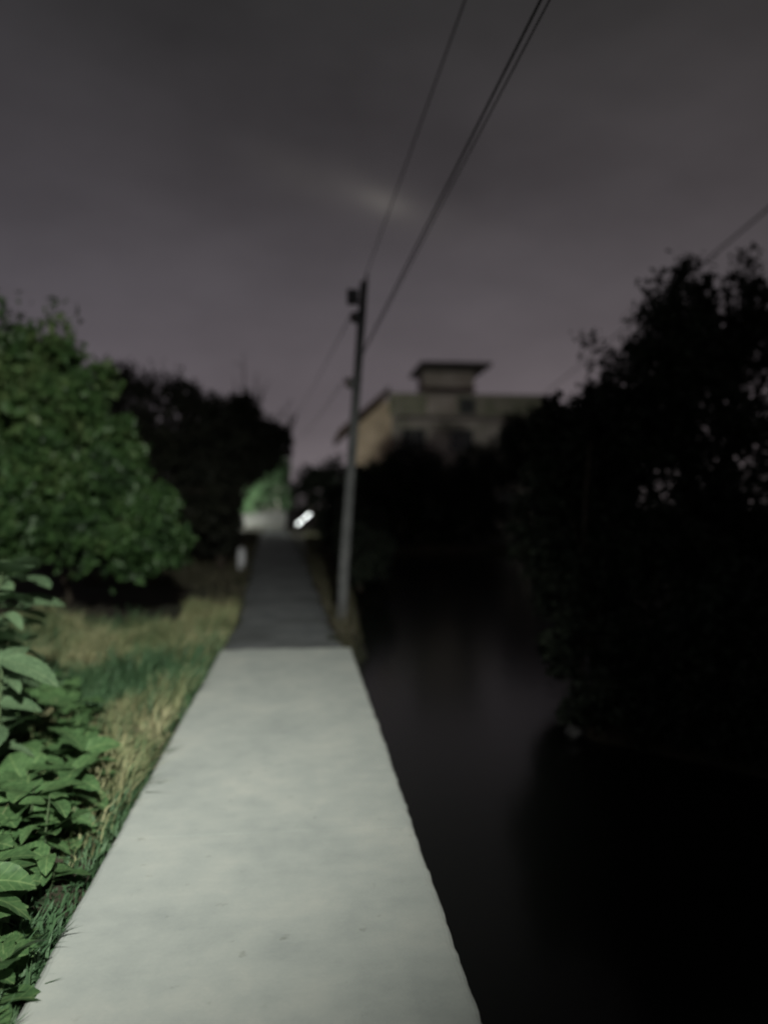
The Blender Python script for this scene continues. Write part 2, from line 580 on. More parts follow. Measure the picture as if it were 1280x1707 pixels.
def tree(name, label, cat, base, blobs, n, leaf, mat, seed, group, trunk_r=0.1, height=None, limbs=True, droop=0.35,
         per=16, lump=0.2, inner=0.4, spread=0.13, aspect=0.5, bark='bark', zmin=-0.35, sprigs=0):
    rng = np.random.default_rng(seed)
    root = empty(name, base)
    tag(root, label, cat, group)
    bx, by, bz = base
    pts, out = crown_points(lobes(blobs, rng), n, rng, per, lump, inner, spread)
    if sprigs:                                   # upright leafy shoots that break the outline
        for _ in range(sprigs):
            b = blobs[rng.integers(len(blobs))]
            a = rng.uniform(-1.1, 1.1); c = rng.uniform(0, 6.28)
            st = np.array([b[0] + b[3] * math.sin(a) * math.cos(c), b[1] + b[4] * math.sin(a) * math.sin(c), b[2] + b[5] * math.cos(a) * 0.95])
            dv = np.array([math.sin(a) * math.cos(c) * 0.6, math.sin(a) * math.sin(c) * 0.6, 1.0]) + rng.normal(size=3) * 0.25
            ln = rng.uniform(0.2, 0.42) * b[5]
            m = 46
            tt = rng.uniform(-0.2, 1, m)
            pp = st + dv * (tt * ln)[:, None] + rng.normal(size=(m, 3)) * (leaf * (1.15 - 0.75 * np.clip(tt, 0, 1)))[:, None]
            pts = np.vstack([pts, pp]); out = np.vstack([out, np.tile(dv, (m, 1))])
    keep = pts[:, 2] > zmin
    pts, out = pts[keep], out[keep]
    dirs = out * 0.6 + rng.normal(size=out.shape) * 0.75 + np.array((0, 0, -droop))
    v, t = leaf_quads(pts - np.array(base), dirs, leaf, leaf * aspect, rng)
    tri_obj('crown', v, t, M[mat], root)
    top = max(b[2] for b in blobs) if height is None else height
    cx = np.mean([b[0] for b in blobs]); cy = np.mean([b[1] for b in blobs])
    mid = np.array([(bx + cx) / 2 + rng.normal() * 0.08, (by + cy) / 2 + rng.normal() * 0.08, bz + (top - bz) * 0.45])
    tp = np.array([cx, cy, top])
    mb = MB().tube([(bx, by, bz - 0.15), (bx + (mid[0] - bx) * 0.25, by + (mid[1] - by) * 0.25, bz + (mid[2] - bz) * 0.4), mid, (mid + tp) / 2 + rng.normal(size=3) * 0.06, tp],
                   [trunk_r * 1.25, trunk_r, trunk_r * 0.8, trunk_r * 0.5, trunk_r * 0.18], 9)
    mb.build('trunk', M[bark], root, True, base)
    if limbs:
        for k, b in enumerate(blobs[:7]):
            e = np.array(b[:3]) + rng.normal(size=3) * 0.1
            s = np.array((bx, by, bz)) * 0.35 + mid * 0.65 if k % 2 else mid
            q = (s + e) / 2 + np.array((0, 0, 0.12)) + rng.normal(size=3) * 0.08
            e2 = e + (e - s) / (np.linalg.norm(e - s) + 1e-6) * min(b[3:6]) * 0.6
            MB().tube([s, q, e, e2], [trunk_r * 0.55, trunk_r * 0.4, trunk_r * 0.22, trunk_r * 0.08], 6).build('branch', M[bark], root, True, base)
    return root


# ------------------------------------------------------------------ ground, pond
POND = np.array([(0.52, -9), (0.52, 8.75), (0.62, 9.3), (0.95, 10.2), (1.0, 12.2), (1.15, 15.0), (1.1, 19.0), (0.9, 22.5), (0.95, 28.5), (2.4, 31.6), (6.5, 32.2),
                 (11.5, 32.0), (12.6, 30.0), (8.6, 20.5), (5.2, 12.8), (3.4, 8.8), (2.6, 7.1), (2.36, 6.4), (3.1, 5.6), (4.3, 4.2), (4.6, 0.5), (4.4, -9)])
WATER_Z = -0.42


def pond_sdf(x, y):
    """negative inside"""
    p = np.stack([x, y], -1)
    n = len(POND)
    d = np.full(x.shape, 1e9)
    inside = np.zeros(x.shape, bool)
    for i in range(n):
        a, b = POND[i], POND[(i + 1) % n]
        ab = b - a
        tt = np.clip(((p - a) @ ab) / (ab @ ab), 0, 1)
        d = np.minimum(d, np.linalg.norm(p - (a + tt[..., None] * ab), axis=-1))
        cond = ((a[1] > y) != (b[1] > y)) & (x < (b[0] - a[0]) * (y - a[1]) / (b[1] - a[1] + 1e-12) + a[0])
        inside ^= cond
    return np.where(inside, -d, d)


def ground_h(x, y):
    s = pond_sdf(x, y)
    t = np.clip((s + 0.42) / 0.75, 0, 1)
    t = t * t * (3 - 2 * t)
    land = -0.075 + 0.018 * np.sin(x * 1.7 + 0.4) * np.cos(y * 1.3) + 0.012 * np.sin(x * 4.1 + y * 3.3)
    land = land + np.clip((-x - 1.4) * 0.05, 0, 0.5) * (np.abs(y) < 60)
    return -1.3 + (land + 1.3) * t


xs = np.unique(np.concatenate([np.linspace(-6, 15, 170), -6 - np.geomspace(0.3, 500, 26), 15 + np.geomspace(0.3, 500, 26)]))
ys = np.unique(np.concatenate([np.linspace(-9, 35, 265), -9 - np.geomspace(0.3, 200, 18), 35 + np.geomspace(0.3, 900, 34)]))
gx, gy = np.meshgrid(xs, ys)
gz = ground_h(gx, gy)
# keep the ground out of the concrete path's slab, and a notch behind the retaining wall
gz = np.where((gx > -0.95) & (gx < 0.6) & (gy < 8.9), np.minimum(gz, -0.20), gz)
gv = np.stack([gx, gy, gz], -1).reshape(-1, 3)
nx, ny = len(xs), len(ys)
ii = (np.arange(ny - 1)[:, None] * nx + np.arange(nx - 1)[None, :]).ravel()
gt = np.concatenate([np.stack([ii, ii + 1, ii + nx + 1], 1), np.stack([ii, ii + nx + 1, ii + nx], 1)])
g = tri_obj('ground', gv, gt, M['soil'])
g.data.polygons.foreach_set('use_smooth', [True] * len(g.data.polygons))
structure(g)

w = mesh_obj('pond_water', [(0.3, -9.2, WATER_Z), (13.5, -9.2, WATER_Z), (13.5, 33.3, WATER_Z), (0.3, 33.3, WATER_Z)], [(0, 1, 2, 3)], M['water'])
structure(w)

# ------------------------------------------------------------------ concrete path: poured slabs with uneven edges
rnd = random.Random(4)
path = empty('concrete_path', (0, 0, 0))
structure(path)


def slab(y0, y1, seed):
    rr = np.random.default_rng(seed)
    xl, xr = -0.90, 0.565
    yy = np.arange(y0, y1 + 1e-6, 0.045)
    yy[-1] = y1
    n = len(yy)

    def wob(amp, fine):
        w_ = sum(np.sin(yy * f + rr.uniform(0, 6.28)) * a for f, a in ((1.1, 0.5), (2.9, 0.3), (7.3, 0.2)))
        return amp * w_ + rr.normal(size=n) * fine
    left = xl + wob(0.007, 0.002)
    right = xr + wob(0.005, 0.0022)
    m = 14
    ex = np.linspace(0, 1, m)
    end = rr.normal(size=m) * 0.02
    end2 = rr.normal(size=m) * 0.001
    verts, faces = [], []
    # rings: top inner, top edge (rounded lip), side bottom
    outline = [(left[i], yy[i]) for i in range(n)]
    outline += [(left[-1] + (right[-1] - left[-1]) * ex[k], y1 + (end[k] if y1 > 8 else end2[k])) for k in range(1, m - 1)]
    outline += [(right[i], yy[i]) for i in reversed(range(n))]
    outline += [(right[0] + (left[0] - right[0]) * ex[k], y0) for k in range(1, m - 1)]
    N_ = len(outline)
    joint = 0.0012
    cy = (y0 + y1) / 2
    cx = (xl + xr) / 2
    for inset, z in ((0.035, 0.0), (0.018, -0.006), (0.004, -0.02), (0.0, -0.035), (0.0, -0.17)):
        for (x, y) in outline:
            ins_y = inset if y1 > 8 and abs(y - y1) < 0.06 else min(inset, joint)
            jit = rr.normal() * 0.0012 if inset > 0 else 0
            sx = x + (ins_x if (ins_x := inset) else 0) * (1 if x < cx else -1) * (1 if abs(x - cx) > 0.69 else 0)
            sy = y + ins_y * (1 if y < cy else -1) * (1 if (abs(y - y0) < 0.02 or abs(y - y1) < 0.06) else 0)
            verts.append((sx + jit, sy, z))
    for r_ in range(4):
        for i in range(N_):
            j = (i + 1) % N_
            faces.append((r_ * N_ + i, r_ * N_ + j, (r_ + 1) * N_ + j, (r_ + 1) * N_ + i))
    faces.append(tuple(reversed(range(N_))))
    o = mesh_obj('slab', verts, faces, M['concrete'], path)
    import bmesh
    bm = bmesh.new(); bm.from_mesh(o.data)
    bmesh.ops.recalc_face_normals(bm, faces=bm.faces)
    bmesh.ops.triangulate(bm, faces=[f for f in bm.faces if len(f.verts) > 4])
    bm.to_mesh(o.data); bm.free()
    return o


slab(-8.9, 0.2, 11)
slab(0.2, 3.80, 12)
slab(3.80, 8.70, 13)

# retaining wall that carries the path along the pond
rw = MB()
yv = np.arange(-8.9, 8.75, 0.35)
rr = np.random.default_rng(5)
for i in range(len(yv) - 1):
    pass
prof = [(0.34, -0.175), (0.535, -0.175), (0.56, -1.35), (0.30, -1.35)]
vs, fs = [], []
for i, y in enumerate(yv):
    for k, (x, z) in enumerate(prof):
        vs.append((x + (rr.normal() * 0.006 if k in (1, 2) else 0), y, z))
for i in range(len(yv) - 1):
    for k in range(4):
        k2 = (k + 1) % 4
        fs.append((i * 4 + k, i * 4 + k2, (i + 1) * 4 + k2, (i + 1) * 4 + k))
fs += [(3, 2, 1, 0), tuple((len(yv) - 1) * 4 + k for k in range(4))]
o = mesh_obj('retaining_wall', vs, fs, M['wall_concrete'])
tag(o, 'rough concrete retaining wall holding the pale path above the pond', 'wall')

# ------------------------------------------------------------------ old dark road beyond the slabs
road_pts = [(8.6, -0.86, 0.46), (10.4, -0.88, 0.39), (12.5, -0.95, 0.34), (15, -1.05, 0.29), (19, -1.22, 0.20), (23.5, -1.45, 0.05), (30, -1.75, -0.15),
            (38, -2.05, -0.45), (47, -2.45, -0.80), (52.5, -2.75, -1.05)]
yy = np.linspace(8.6, 52.5, 150)
l = np.interp(yy, [p[0] for p in road_pts], [p[1] for p in road_pts])
r_ = np.interp(yy, [p[0] for p in road_pts], [p[2] for p in road_pts])
rg = np.random.default_rng(8)
l = l + rg.normal(size=150) * 0.03
r_ = r_ + rg.normal(size=150) * 0.04
vs, fs = [], []
for i in range(150):
    for k in range(7):
        t = k / 6
        zc = -0.028 - (0.035 if k in (0, 6) else 0)
        vs.append((l[i] + (r_[i] - l[i]) * t, yy[i], zc))
for i in range(149):
    for k in range(6):
        a = i * 7 + k
        fs.append((a, a + 1, a + 8, a + 7))
o = mesh_obj('old_road', vs, fs, M['asphalt'], None, True)
structure(o)

# ------------------------------------------------------------------ street lamp on the left verge, behind the viewer
off = (-2.3, -4.4, 0.0)
sl = empty('street_lamp', off)
tag(sl, 'tall street lamp with an arm reaching over the pale path', 'street lamp')
MB().tube([(-2.3, -4.4, -0.3), (-2.3, -4.4, 3), (-2.3, -4.4, 6.1)], [0.09, 0.075, 0.055], 12).build('pole', M['steel'], sl, True, off)
MB().tube([(-2.3, -4.4, 6.0), (-1.8, -4.33, 6.26), (-0.6, -4.18, 6.32), (0.6, -4.03, 6.24)], [0.035, 0.032, 0.03, 0.03], 8).build('arm', M['steel'], sl, True, off)
MB().tube([(0.42, -4.05, 6.24), (0.58, -4.03, 6.21), (0.8, -4.0, 6.19), (1.02, -3.97, 6.19)], [0.04, 0.11, 0.12, 0.06], 10).build('lamp_head', M['steel'], sl, True, off)
MB().tube([(0.8, -4.0, 6.045), (0.8, -4.0, 6.06)], [0.09, 0.09], 12).build('lens', M['lens'], sl, False, off)
from mathutils import Vector
ld = bpy.data.lights.new('street_lamp_light', 'SPOT')
ld.energy = LAMP_POWER
ld.color = (1.0, 1.0, 0.945)
ld.spot_size = LAMP_CONE
ld.spot_blend = 1.0
ld.shadow_soft_size = 0.10
lo = bpy.data.objects.new('street_lamp_light', ld)
COL.objects.link(lo)
lo.rotation_euler = (Vector(LAMP_AIM) - Vector(LAMP_POS)).to_track_quat('-Z', 'Y').to_euler()
lo.parent = sl
lo.location = tuple(LAMP_POS[k] - off[k] for k in range(3))

# ------------------------------------------------------------------ utility poles and cables
POLES = {}


def utility_pole(label, base, top, w0, w1, fittings=True, group='concrete utility poles'):
    root = tag(empty('utility_pole', base), label, 'utility pole', group)
    b, t = np.array(base, float), np.array(top, float)
    mb = MB()
    d = t - b
    nseg = 6
    vs, fs = [], []
    for i in range(nseg + 1):
        s = i / nseg
        p = d * s
        h = (w0 + (w1 - w0) * s) / 2
        c = h * 0.3
        ring = [(-h + c, -h), (h - c, -h), (h, -h + c), (h, h - c), (h - c, h), (-h + c, h), (-h, h - c), (-h, -h + c)]
        vs += [(p[0] + x, p[1] + y, p[2] + (0 if i else -0.5)) for x, y in ring]
    for i in range(nseg):
        for k in range(8):
            fs.append((i * 8 + k, i * 8 + (k + 1) % 8, (i + 1) * 8 + (k + 1) % 8, (i + 1) * 8 + k))
    fs += [tuple(reversed(range(8))), tuple(nseg * 8 + k for k in range(8))]
    mesh_obj('shaft', vs, fs, M['pole'], root)

    def at(s):
        return d * s
    if fittings:
        # top bracket with a short upright and a junction box, two lower clevis brackets
        p = at(0.985)
        MB().tube([p + (0.02, 0, 0), p + (0.05, 0, 0.20)], [0.022, 0.018], 8).build('top_pin', M['steel'], root, True)
        p = at(0.955)
        MB().box(p[0] - 0.235, p[0] - 0.075, p[1] - 0.09, p[1] + 0.09, p[2] - 0.10, p[2] + 0.09).build('junction_box', M['steel'], root)
        for s in (0.895, 0.70):
            p = at(s)
            wl = (w0 + (w1 - w0) * s) / 2
            br = MB().box(p[0] - wl - 0.07, p[0] - wl + 0.01, p[1] - 0.03, p[1] + 0.03, p[2] - 0.09, p[2] + 0.07).build('bracket', M['steel'], root)
            c = (p[0] - wl - 0.075, p[1], p[2])
            MB().tube([(c[0], c[1], c[2] - 0.07), (c[0], c[1], c[2] - 0.03), (c[0], c[1], c[2]), (c[0], c[1], c[2] + 0.03), (c[0], c[1], c[2] + 0.06)],
                      [0.03, 0.042, 0.026, 0.042, 0.03], 10).build('insulator', M['porcelain'], br, True)
            MB().tube([p + (-wl - 0.004, -wl - 0.004, 0.05), p + (wl + 0.004, -wl - 0.004, 0.05), p + (wl + 0.004, wl + 0.004, 0.05), p + (-wl - 0.004, wl + 0.004, 0.05), p + (-wl - 0.004, -wl - 0.004, 0.05)],
                      [0.012] * 5, 4).build('band', M['steel'], root)
    return root


utility_pole('leaning grey concrete utility pole standing beside the dark road', (0.575, 11.4, -0.06), (0.93, 11.4, 4.92), 0.152, 0.110)
utility_pole('far utility pole hidden behind the dark roadside tree', (-0.95, 64.5, -0.06), (-0.95, 64.5, 9.2), 0.24, 0.16)
utility_pole('utility pole standing past the big evergreen on the pond bank', (7.35, 1.0, -0.06), (7.35, 1.0, 7.9), 0.26, 0.18)
utility_pole('utility pole standing behind the viewer on the pond bank', (2.45, -20.0, -0.06), (2.45, -20.0, 7.2), 0.26, 0.18)


def cable(label, a, b, sag, r, n=28, group='overhead cables'):
    a, b = np.array(a, float), np.array(b, float)
    pts = []
    for i in range(n + 1):
        s = i / n
        p = a + (b - a) * s
        p[2] -= sag * 4 * s * (1 - s)
        pts.append(p)
    o = MB().tube(pts, [r] * (n + 1), 6).build('overhead_cable', M['cable'], None, True)
    tag(o, label, 'cable', group)
    return o


# service wires: from the leaning pole over the viewer to the pole behind
cable('single overhead cable running up from the top of the leaning pole', (0.965, 11.4, 5.05), (1.95, -20.0, 6.1), 0.12, 0.0065)
cable('upper of the two overhead cables fixed low on the leaning pole', (0.86, 11.34, 3.78), (2.42, -20.0, 5.6), 0.0, 0.0075)
cable('thinner cable hanging just beside the low overhead cable', (0.84, 11.34, 3.70), (2.62, -20.0, 5.75), 0.0, 0.005)
cable('overhead cable descending from the leaning pole towards the far trees', (0.73, 11.45, 4.42), (-0.95, 64.4, 8.6), 0.3, 0.008)
cable('lower cable from the leaning pole towards the far trees', (0.67, 11.45, 3.52), (-0.95, 64.4, 7.2), 0.5, 0.007)
cable('service cable slanting down over the big evergreen to the house', (7.35, 1.1, 7.6), (15.5, 51.7, 8.4), 0.1, 0.026)

# ------------------------------------------------------------------ the house across the pond
HY = 52.0
hs = HY / 42.0


def hz(z):
    return 1.6 + (z - 1.6) * hs


def hx(x):
    return x * hs


house = empty('house', (hx(8), HY, -0.1))
tag(house, 'weathered two storey house with a dark canopy slab on its flat roof', 'house')
ho = (hx(8), HY, -0.1)
ztop = hz(7.72)
zeave = hz(5.37)
# main block walls
MB().box(hx(4.95), hx(13.6), HY, HY + 8.0, -0.3, hz(6.55)).build('wall', M['plaster_grey'], house, False, ho)
MB().box(hx(4.95), hx(13.6), HY + 0.02, HY + 7.98, hz(6.55), hz(6.62)).build('wall_top', M['plaster_grey'], house, False, ho)
# mossy parapet as four panels
pp = MB().box(hx(4.8), hx(13.75), HY - 0.12, HY + 0.12, hz(6.62), ztop).build('parapet', M['plaster_moss'], house, False, ho)
MB().box(hx(4.8) - 0.04, hx(13.75) + 0.04, HY - 0.18, HY + 0.18, ztop, ztop + 0.10).build('coping', M['plaster_grey'], pp, False, ho)
MB().box(hx(13.75) - 0.24, hx(13.75), HY + 0.125, HY + 8.0, hz(6.62), ztop).build('parapet', M['plaster_moss'], house, False, ho)
MB().box(hx(4.8), hx(13.75), HY + 8.003, HY + 8.2, hz(6.62), ztop).build('parapet', M['plaster_moss'], house, False, ho)
# sunshade ledge
MB().box(hx(5.0), hx(13.7), HY - 0.75, HY - 0.003, hz(6.15), hz(6.28)).build('sunshade', M['plaster_grey'], house, False, ho)
# side wing with a sloping tin roof
MB().prism([(hx(2.95), -0.3), (hx(4.95) - 0.003, -0.3), (hx(4.95) - 0.003, hz(7.55)), (hx(4.6), hz(7.38)), (hx(2.95), hz(5.92))], HY + 0.25, HY + 7).build('side_wall', M['plaster_warm'], house, False, ho)
MB().prism([(hx(2.02), hz(5.25)), (hx(4.72), hz(7.62)), (hx(4.72), hz(7.62) + 0.5), (hx(2.0), hz(5.25) + 0.5)], HY - 1.3, HY + 7.3).build('side_roof', M['roof_brown'], house, False, ho)


def window(x0, x1, z0, z1, y, parent):
    f = MB()
    t = 0.07
    f.box(x0, x0 + t, y - 0.06, y - 0.004, z0, z1); f.box(x1 - t, x1, y - 0.06, y - 0.004, z0, z1)
    f.box(x0 + t, x1 - t, y - 0.06, y - 0.004, z0, z0 + t); f.box(x0 + t, x1 - t, y - 0.06, y - 0.004, z1 - t, z1)
    xm = (x0 + x1) / 2
    f.box(xm - t / 2, xm + t / 2, y - 0.058, y - 0.006, z0 + t, z1 - t)
    wf = f.build('window', M['frame'], parent, False, ho)
    for a, b in ((x0 + t, xm - t / 2), (xm + t / 2, x1 - t)):
        MB().box(a, b, y - 0.03, y - 0.008, z0 + t, z1 - t).build('pane', M['glass'], wf, False, ho)
    MB().box(x0 - 0.1, x1 + 0.1, y - 0.14, y - 0.004, z0 - 0.09, z0 - 0.002).build('sill', M['plaster_grey'], wf, False, ho)


for a in (5.5, 8.2, 10.9):
    window(hx(a), hx(a + 1.3), hz(4.6), hz(5.85), HY, house)
    window(hx(a), hx(a + 1.3), 1.0, 2.6, HY, house)
dr = MB().box(hx(7.1), hx(7.9), HY - 0.05, HY - 0.004, -0.1, 2.3).build('door', M['frame'], house, False, ho)
MB().box(hx(7.8), hx(7.85), HY - 0.1, HY - 0.052, 1.0, 1.15).build('handle', M['steel'], dr, False, ho)
# stair room on the roof
TY = HY + 0.55
MB().box(8.45, 11.95, TY, HY + 3.6, hz(6.63), 10.9).build('stair_room', M['plaster_pink'], house, False, ho)
MB().box(8.35, 12.05, TY - 0.10, TY - 0.003, 9.62, 9.78).build('stair_room_band', M['roof_brown'], house, False, ho)
MB().box(8.5, 10.55, HY - 0.20, HY - 0.125, hz(6.64), ztop - 0.05).build('pink_panel', M['plaster_pink'], house, False, ho)
window(10.75, 11.85, 7.85, 9.0, HY - 0.12, house)
# the wide flat canopy slab over the stair room, seen from below
MB().box(7.85, 12.62, HY - 1.9, HY + 3.8, 10.93, 11.13).build('canopy_roof', M['roof_dark'], house, False, ho)

# ------------------------------------------------------------------ far end of the road: whitewashed wall, lamp drawn as a slanted streak
lw = empty('low_wall', (-2.3, 54.0, -0.06))
tag(lw, 'low whitewashed wall lit up across the far end of the road', 'wall')
for i, (x0, x1, z1) in enumerate(((-4.3, -3.32, 0.95), (-3.3, -2.22, 1.12), (-2.2, -1.05, 1.22))):
    MB().box(x0 + 2.3, x1 + 2.3, 0, 0.22, 0.0, z1).build('panel', M['whitewash'], lw)
    MB().box(x0 + 2.3 - 0.02, x1 + 2.3 + 0.02 - 0.03, -0.05, 0.27, z1, z1 + 0.09).build('coping', M['whitewash'], lw)
MB().box(-2.25, 1.1, -0.5, -0.003, 0.0, 0.22).build('plinth', M['wall_concrete'], lw)

LY = 38.0
tl = empty('streak_lamp', (0.56, LY, -0.1))
tag(tl, 'small lit lamp by the road, its blur streak shaped as a slanted tube', 'lamp')
tloc = np.array((0.56, LY, -0.1))
a0, a1 = np.array((-0.22, LY - 0.12, 0.65)), np.array((0.46, LY - 0.12, 1.23))
MB().tube([(0.56, LY, -0.3), (0.56, LY, 1.6)], [0.05, 0.045], 8).build('post', M['bark'], tl, True, tuple(tloc))
MB().tube([a0 + (0, 0.07, 0), a1 + (0, 0.07, 0)], [0.045, 0.045], 6).build('batten', M['steel'], tl, False, tuple(tloc))  # post and batten are added to carry the streak
dv = a1 - a0
for s0, s1 in ((0.04, 0.27), (0.34, 0.53), (0.60, 0.97)):  # broken tube imitates the blurred trail of a small lamp
    MB().tube([a0 + dv * s0, a0 + dv * s1], [0.022, 0.022], 10).build('tube', M['tube'], tl, True, tuple(tloc))
for s in (0.0, 0.305, 0.565, 1.0):
    MB().tube([a0 + dv * (s - 0.012), a0 + dv * (s + 0.012)], [0.065, 0.065], 8).build('holder', M['steel'], tl, False, tuple(tloc))
pl = bpy.data.lights.new('streak_lamp_light', 'SPOT')      # added beside the tube, aimed to light the house and not the road
pl.energy = 1950.0
pl.color = (0.95, 1.0, 0.93)
pl.shadow_soft_size = 0.25
pl.spot_size = R(150)
pl.spot_blend = 1.0
po = bpy.data.objects.new('streak_lamp_light', pl)
COL.objects.link(po)
po.rotation_euler = Vector((0.62, 1.0, 0.35)).to_track_quat('-Z', 'Y').to_euler()
po.parent = tl
po.location = tuple((a0 + a1) / 2 + np.array((0.0, 0.30, 0.62)) - tloc)

# yard lamp at the end of the low wall, screened from the viewer by the dark trees
yo = (-4.75, 53.4, -0.06)
yl = empty('yard_lamp', yo)
tag(yl, 'small yard lamp behind the dark trees lighting the foliage by the wall', 'lamp')
MB().tube([(-4.75, 53.4, -0.3), (-4.75, 53.4, 2.5)], [0.05, 0.04], 8).build('post', M['steel'], yl, True, yo)
MB().tube([(-4.75, 53.4, 2.62), (-4.75, 53.4, 2.55), (-4.75, 53.4, 2.50)], [0.05, 0.16, 0.19], 12).build('lamp_shade', M['steel'], yl, True, yo)
MB().tube([(-4.75, 53.4, 2.36), (-4.75, 53.4, 2.42), (-4.75, 53.4, 2.48)], [0.03, 0.05, 0.03], 10).build('bulb', M['lens'], yl, True, yo)
yd = bpy.data.lights.new('yard_lamp_light', 'POINT')
yd.energy = 600.0
yd.color = (0.97, 1.0, 0.92)
yd.shadow_soft_size = 0.08
yq = bpy.data.objects.new('yard_lamp_light', yd)
COL.objects.link(yq)
yq.parent = yl
yq.location = (0.12, 0.0, 2.30)

# ------------------------------------------------------------------ trees, left side
GL = 'trees and bushes along the left verge'
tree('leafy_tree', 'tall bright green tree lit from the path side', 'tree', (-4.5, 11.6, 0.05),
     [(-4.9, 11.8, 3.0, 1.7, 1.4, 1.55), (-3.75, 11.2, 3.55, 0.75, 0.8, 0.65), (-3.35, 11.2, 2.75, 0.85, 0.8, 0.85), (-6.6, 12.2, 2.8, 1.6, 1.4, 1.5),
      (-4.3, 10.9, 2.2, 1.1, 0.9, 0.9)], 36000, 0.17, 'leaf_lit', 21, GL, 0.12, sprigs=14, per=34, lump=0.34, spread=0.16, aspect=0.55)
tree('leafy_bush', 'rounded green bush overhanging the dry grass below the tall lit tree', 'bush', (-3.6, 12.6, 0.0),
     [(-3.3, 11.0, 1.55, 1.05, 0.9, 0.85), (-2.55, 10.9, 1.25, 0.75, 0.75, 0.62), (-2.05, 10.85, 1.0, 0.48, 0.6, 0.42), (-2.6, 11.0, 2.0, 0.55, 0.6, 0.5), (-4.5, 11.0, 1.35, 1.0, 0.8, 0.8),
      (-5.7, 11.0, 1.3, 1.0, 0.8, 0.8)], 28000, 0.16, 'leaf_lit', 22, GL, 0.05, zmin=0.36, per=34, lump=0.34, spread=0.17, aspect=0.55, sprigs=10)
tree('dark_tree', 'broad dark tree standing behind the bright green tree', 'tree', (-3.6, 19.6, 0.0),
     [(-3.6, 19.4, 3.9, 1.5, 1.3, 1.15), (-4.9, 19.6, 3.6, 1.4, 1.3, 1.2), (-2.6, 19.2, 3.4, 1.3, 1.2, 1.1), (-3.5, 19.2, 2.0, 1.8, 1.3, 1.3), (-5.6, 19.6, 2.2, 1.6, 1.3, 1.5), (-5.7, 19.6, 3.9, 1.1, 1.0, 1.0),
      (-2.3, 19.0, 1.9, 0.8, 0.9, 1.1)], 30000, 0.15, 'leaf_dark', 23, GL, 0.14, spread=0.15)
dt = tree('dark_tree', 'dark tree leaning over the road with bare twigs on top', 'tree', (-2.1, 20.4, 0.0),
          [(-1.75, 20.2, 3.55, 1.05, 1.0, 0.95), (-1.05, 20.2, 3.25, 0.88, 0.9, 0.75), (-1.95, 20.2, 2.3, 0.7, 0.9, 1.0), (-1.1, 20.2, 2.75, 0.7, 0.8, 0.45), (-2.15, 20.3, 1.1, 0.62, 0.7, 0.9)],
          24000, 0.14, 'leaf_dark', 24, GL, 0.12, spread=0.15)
rng = np.random.default_rng(77)
for (x, z, dx, dz) in ((-1.45, 4.1, -0.02, 1.5), (-1.35, 4.1, 0.22, 0.95), (-1.25, 4.0, 0.42, 0.75), (-0.85, 3.75, 0.62, 0.68), (-0.65, 3.6, 0.62, 0.58), (-1.6, 4.1, -0.12, 0.8), (-0.35, 3.4, 0.25, 0.62), (-1.15, 4.0, 0.16, 0.7)):
    p0 = np.array((x, 20.2, z - 0.4)); e = np.array((x + dx, 20.2 + rng.normal() * 0.2, z + dz))
    q = (p0 + e) / 2 + rng.normal(size=3) * 0.05
    tw = MB().tube([p0, q, e], [0.026, 0.018, 0.007], 5)
    for s in (0.45, 0.62, 0.8):
        b = p0 + (e - p0) * s
        tw.tube([b, b + np.array((rng.normal() * 0.16, rng.normal() * 0.1, 0.22 * (1.2 - s)))], [0.012, 0.005], 4)
    tw.build('twig', M['bark'], dt, True, (-2.1, 20.4, 0.0))
tree('dark_bush', 'low dark bush at the road edge behind the pale marker post', 'bush', (-2.7, 24.5, -0.05),
     [(-2.6, 24.3, 0.9, 0.8, 0.9, 0.9), (-3.6, 24.4, 1.1, 1.0, 0.9, 1.1), (-3.0, 28, 1.6, 0.9, 1.2, 1.5)], 9000, 0.15, 'leaf_dark', 25, GL, 0.06)
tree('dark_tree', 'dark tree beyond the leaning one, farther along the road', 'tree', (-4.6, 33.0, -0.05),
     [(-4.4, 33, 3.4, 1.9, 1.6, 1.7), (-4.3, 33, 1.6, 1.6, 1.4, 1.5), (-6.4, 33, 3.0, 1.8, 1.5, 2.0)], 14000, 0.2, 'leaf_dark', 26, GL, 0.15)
tree('pale_trunk_tree', 'bright lit green foliage with pale trunks behind the whitewashed wall', 'tree', (-2.3, 56.0, -0.05),
     [(-3.1, 55.9, 2.65, 1.2, 1.0, 0.95), (-2.3, 55.9, 3.2, 1.1, 1.0, 0.85), (-3.6, 55.9, 1.5, 1.0, 0.9, 1.0), (-1.3, 56.0, 2.3, 0.8, 0.9, 1.1), (-2.3, 56.4, 2.0, 0.9, 0.7, 0.8), (-3.0, 58.0, 4.6, 2.2, 1.4, 1.5)],
     18000, 0.22, 'leaf_far', 27, 'trees behind the wall', 0.07, bark='pale_bark', height=3.2)
tree('pale_trunk_tree', 'slim tree with a pale trunk behind the whitewashed wall end', 'tree', (-1.75, 55.3, -0.05),
     [(-1.6, 55.4, 3.5, 0.55, 0.6, 0.6), (-1.5, 55.6, 4.4, 1.0, 0.9, 0.9)],
     3500, 0.2, 'leaf_far', 28, 'trees behind the wall', 0.075, bark='pale_bark', limbs=False)

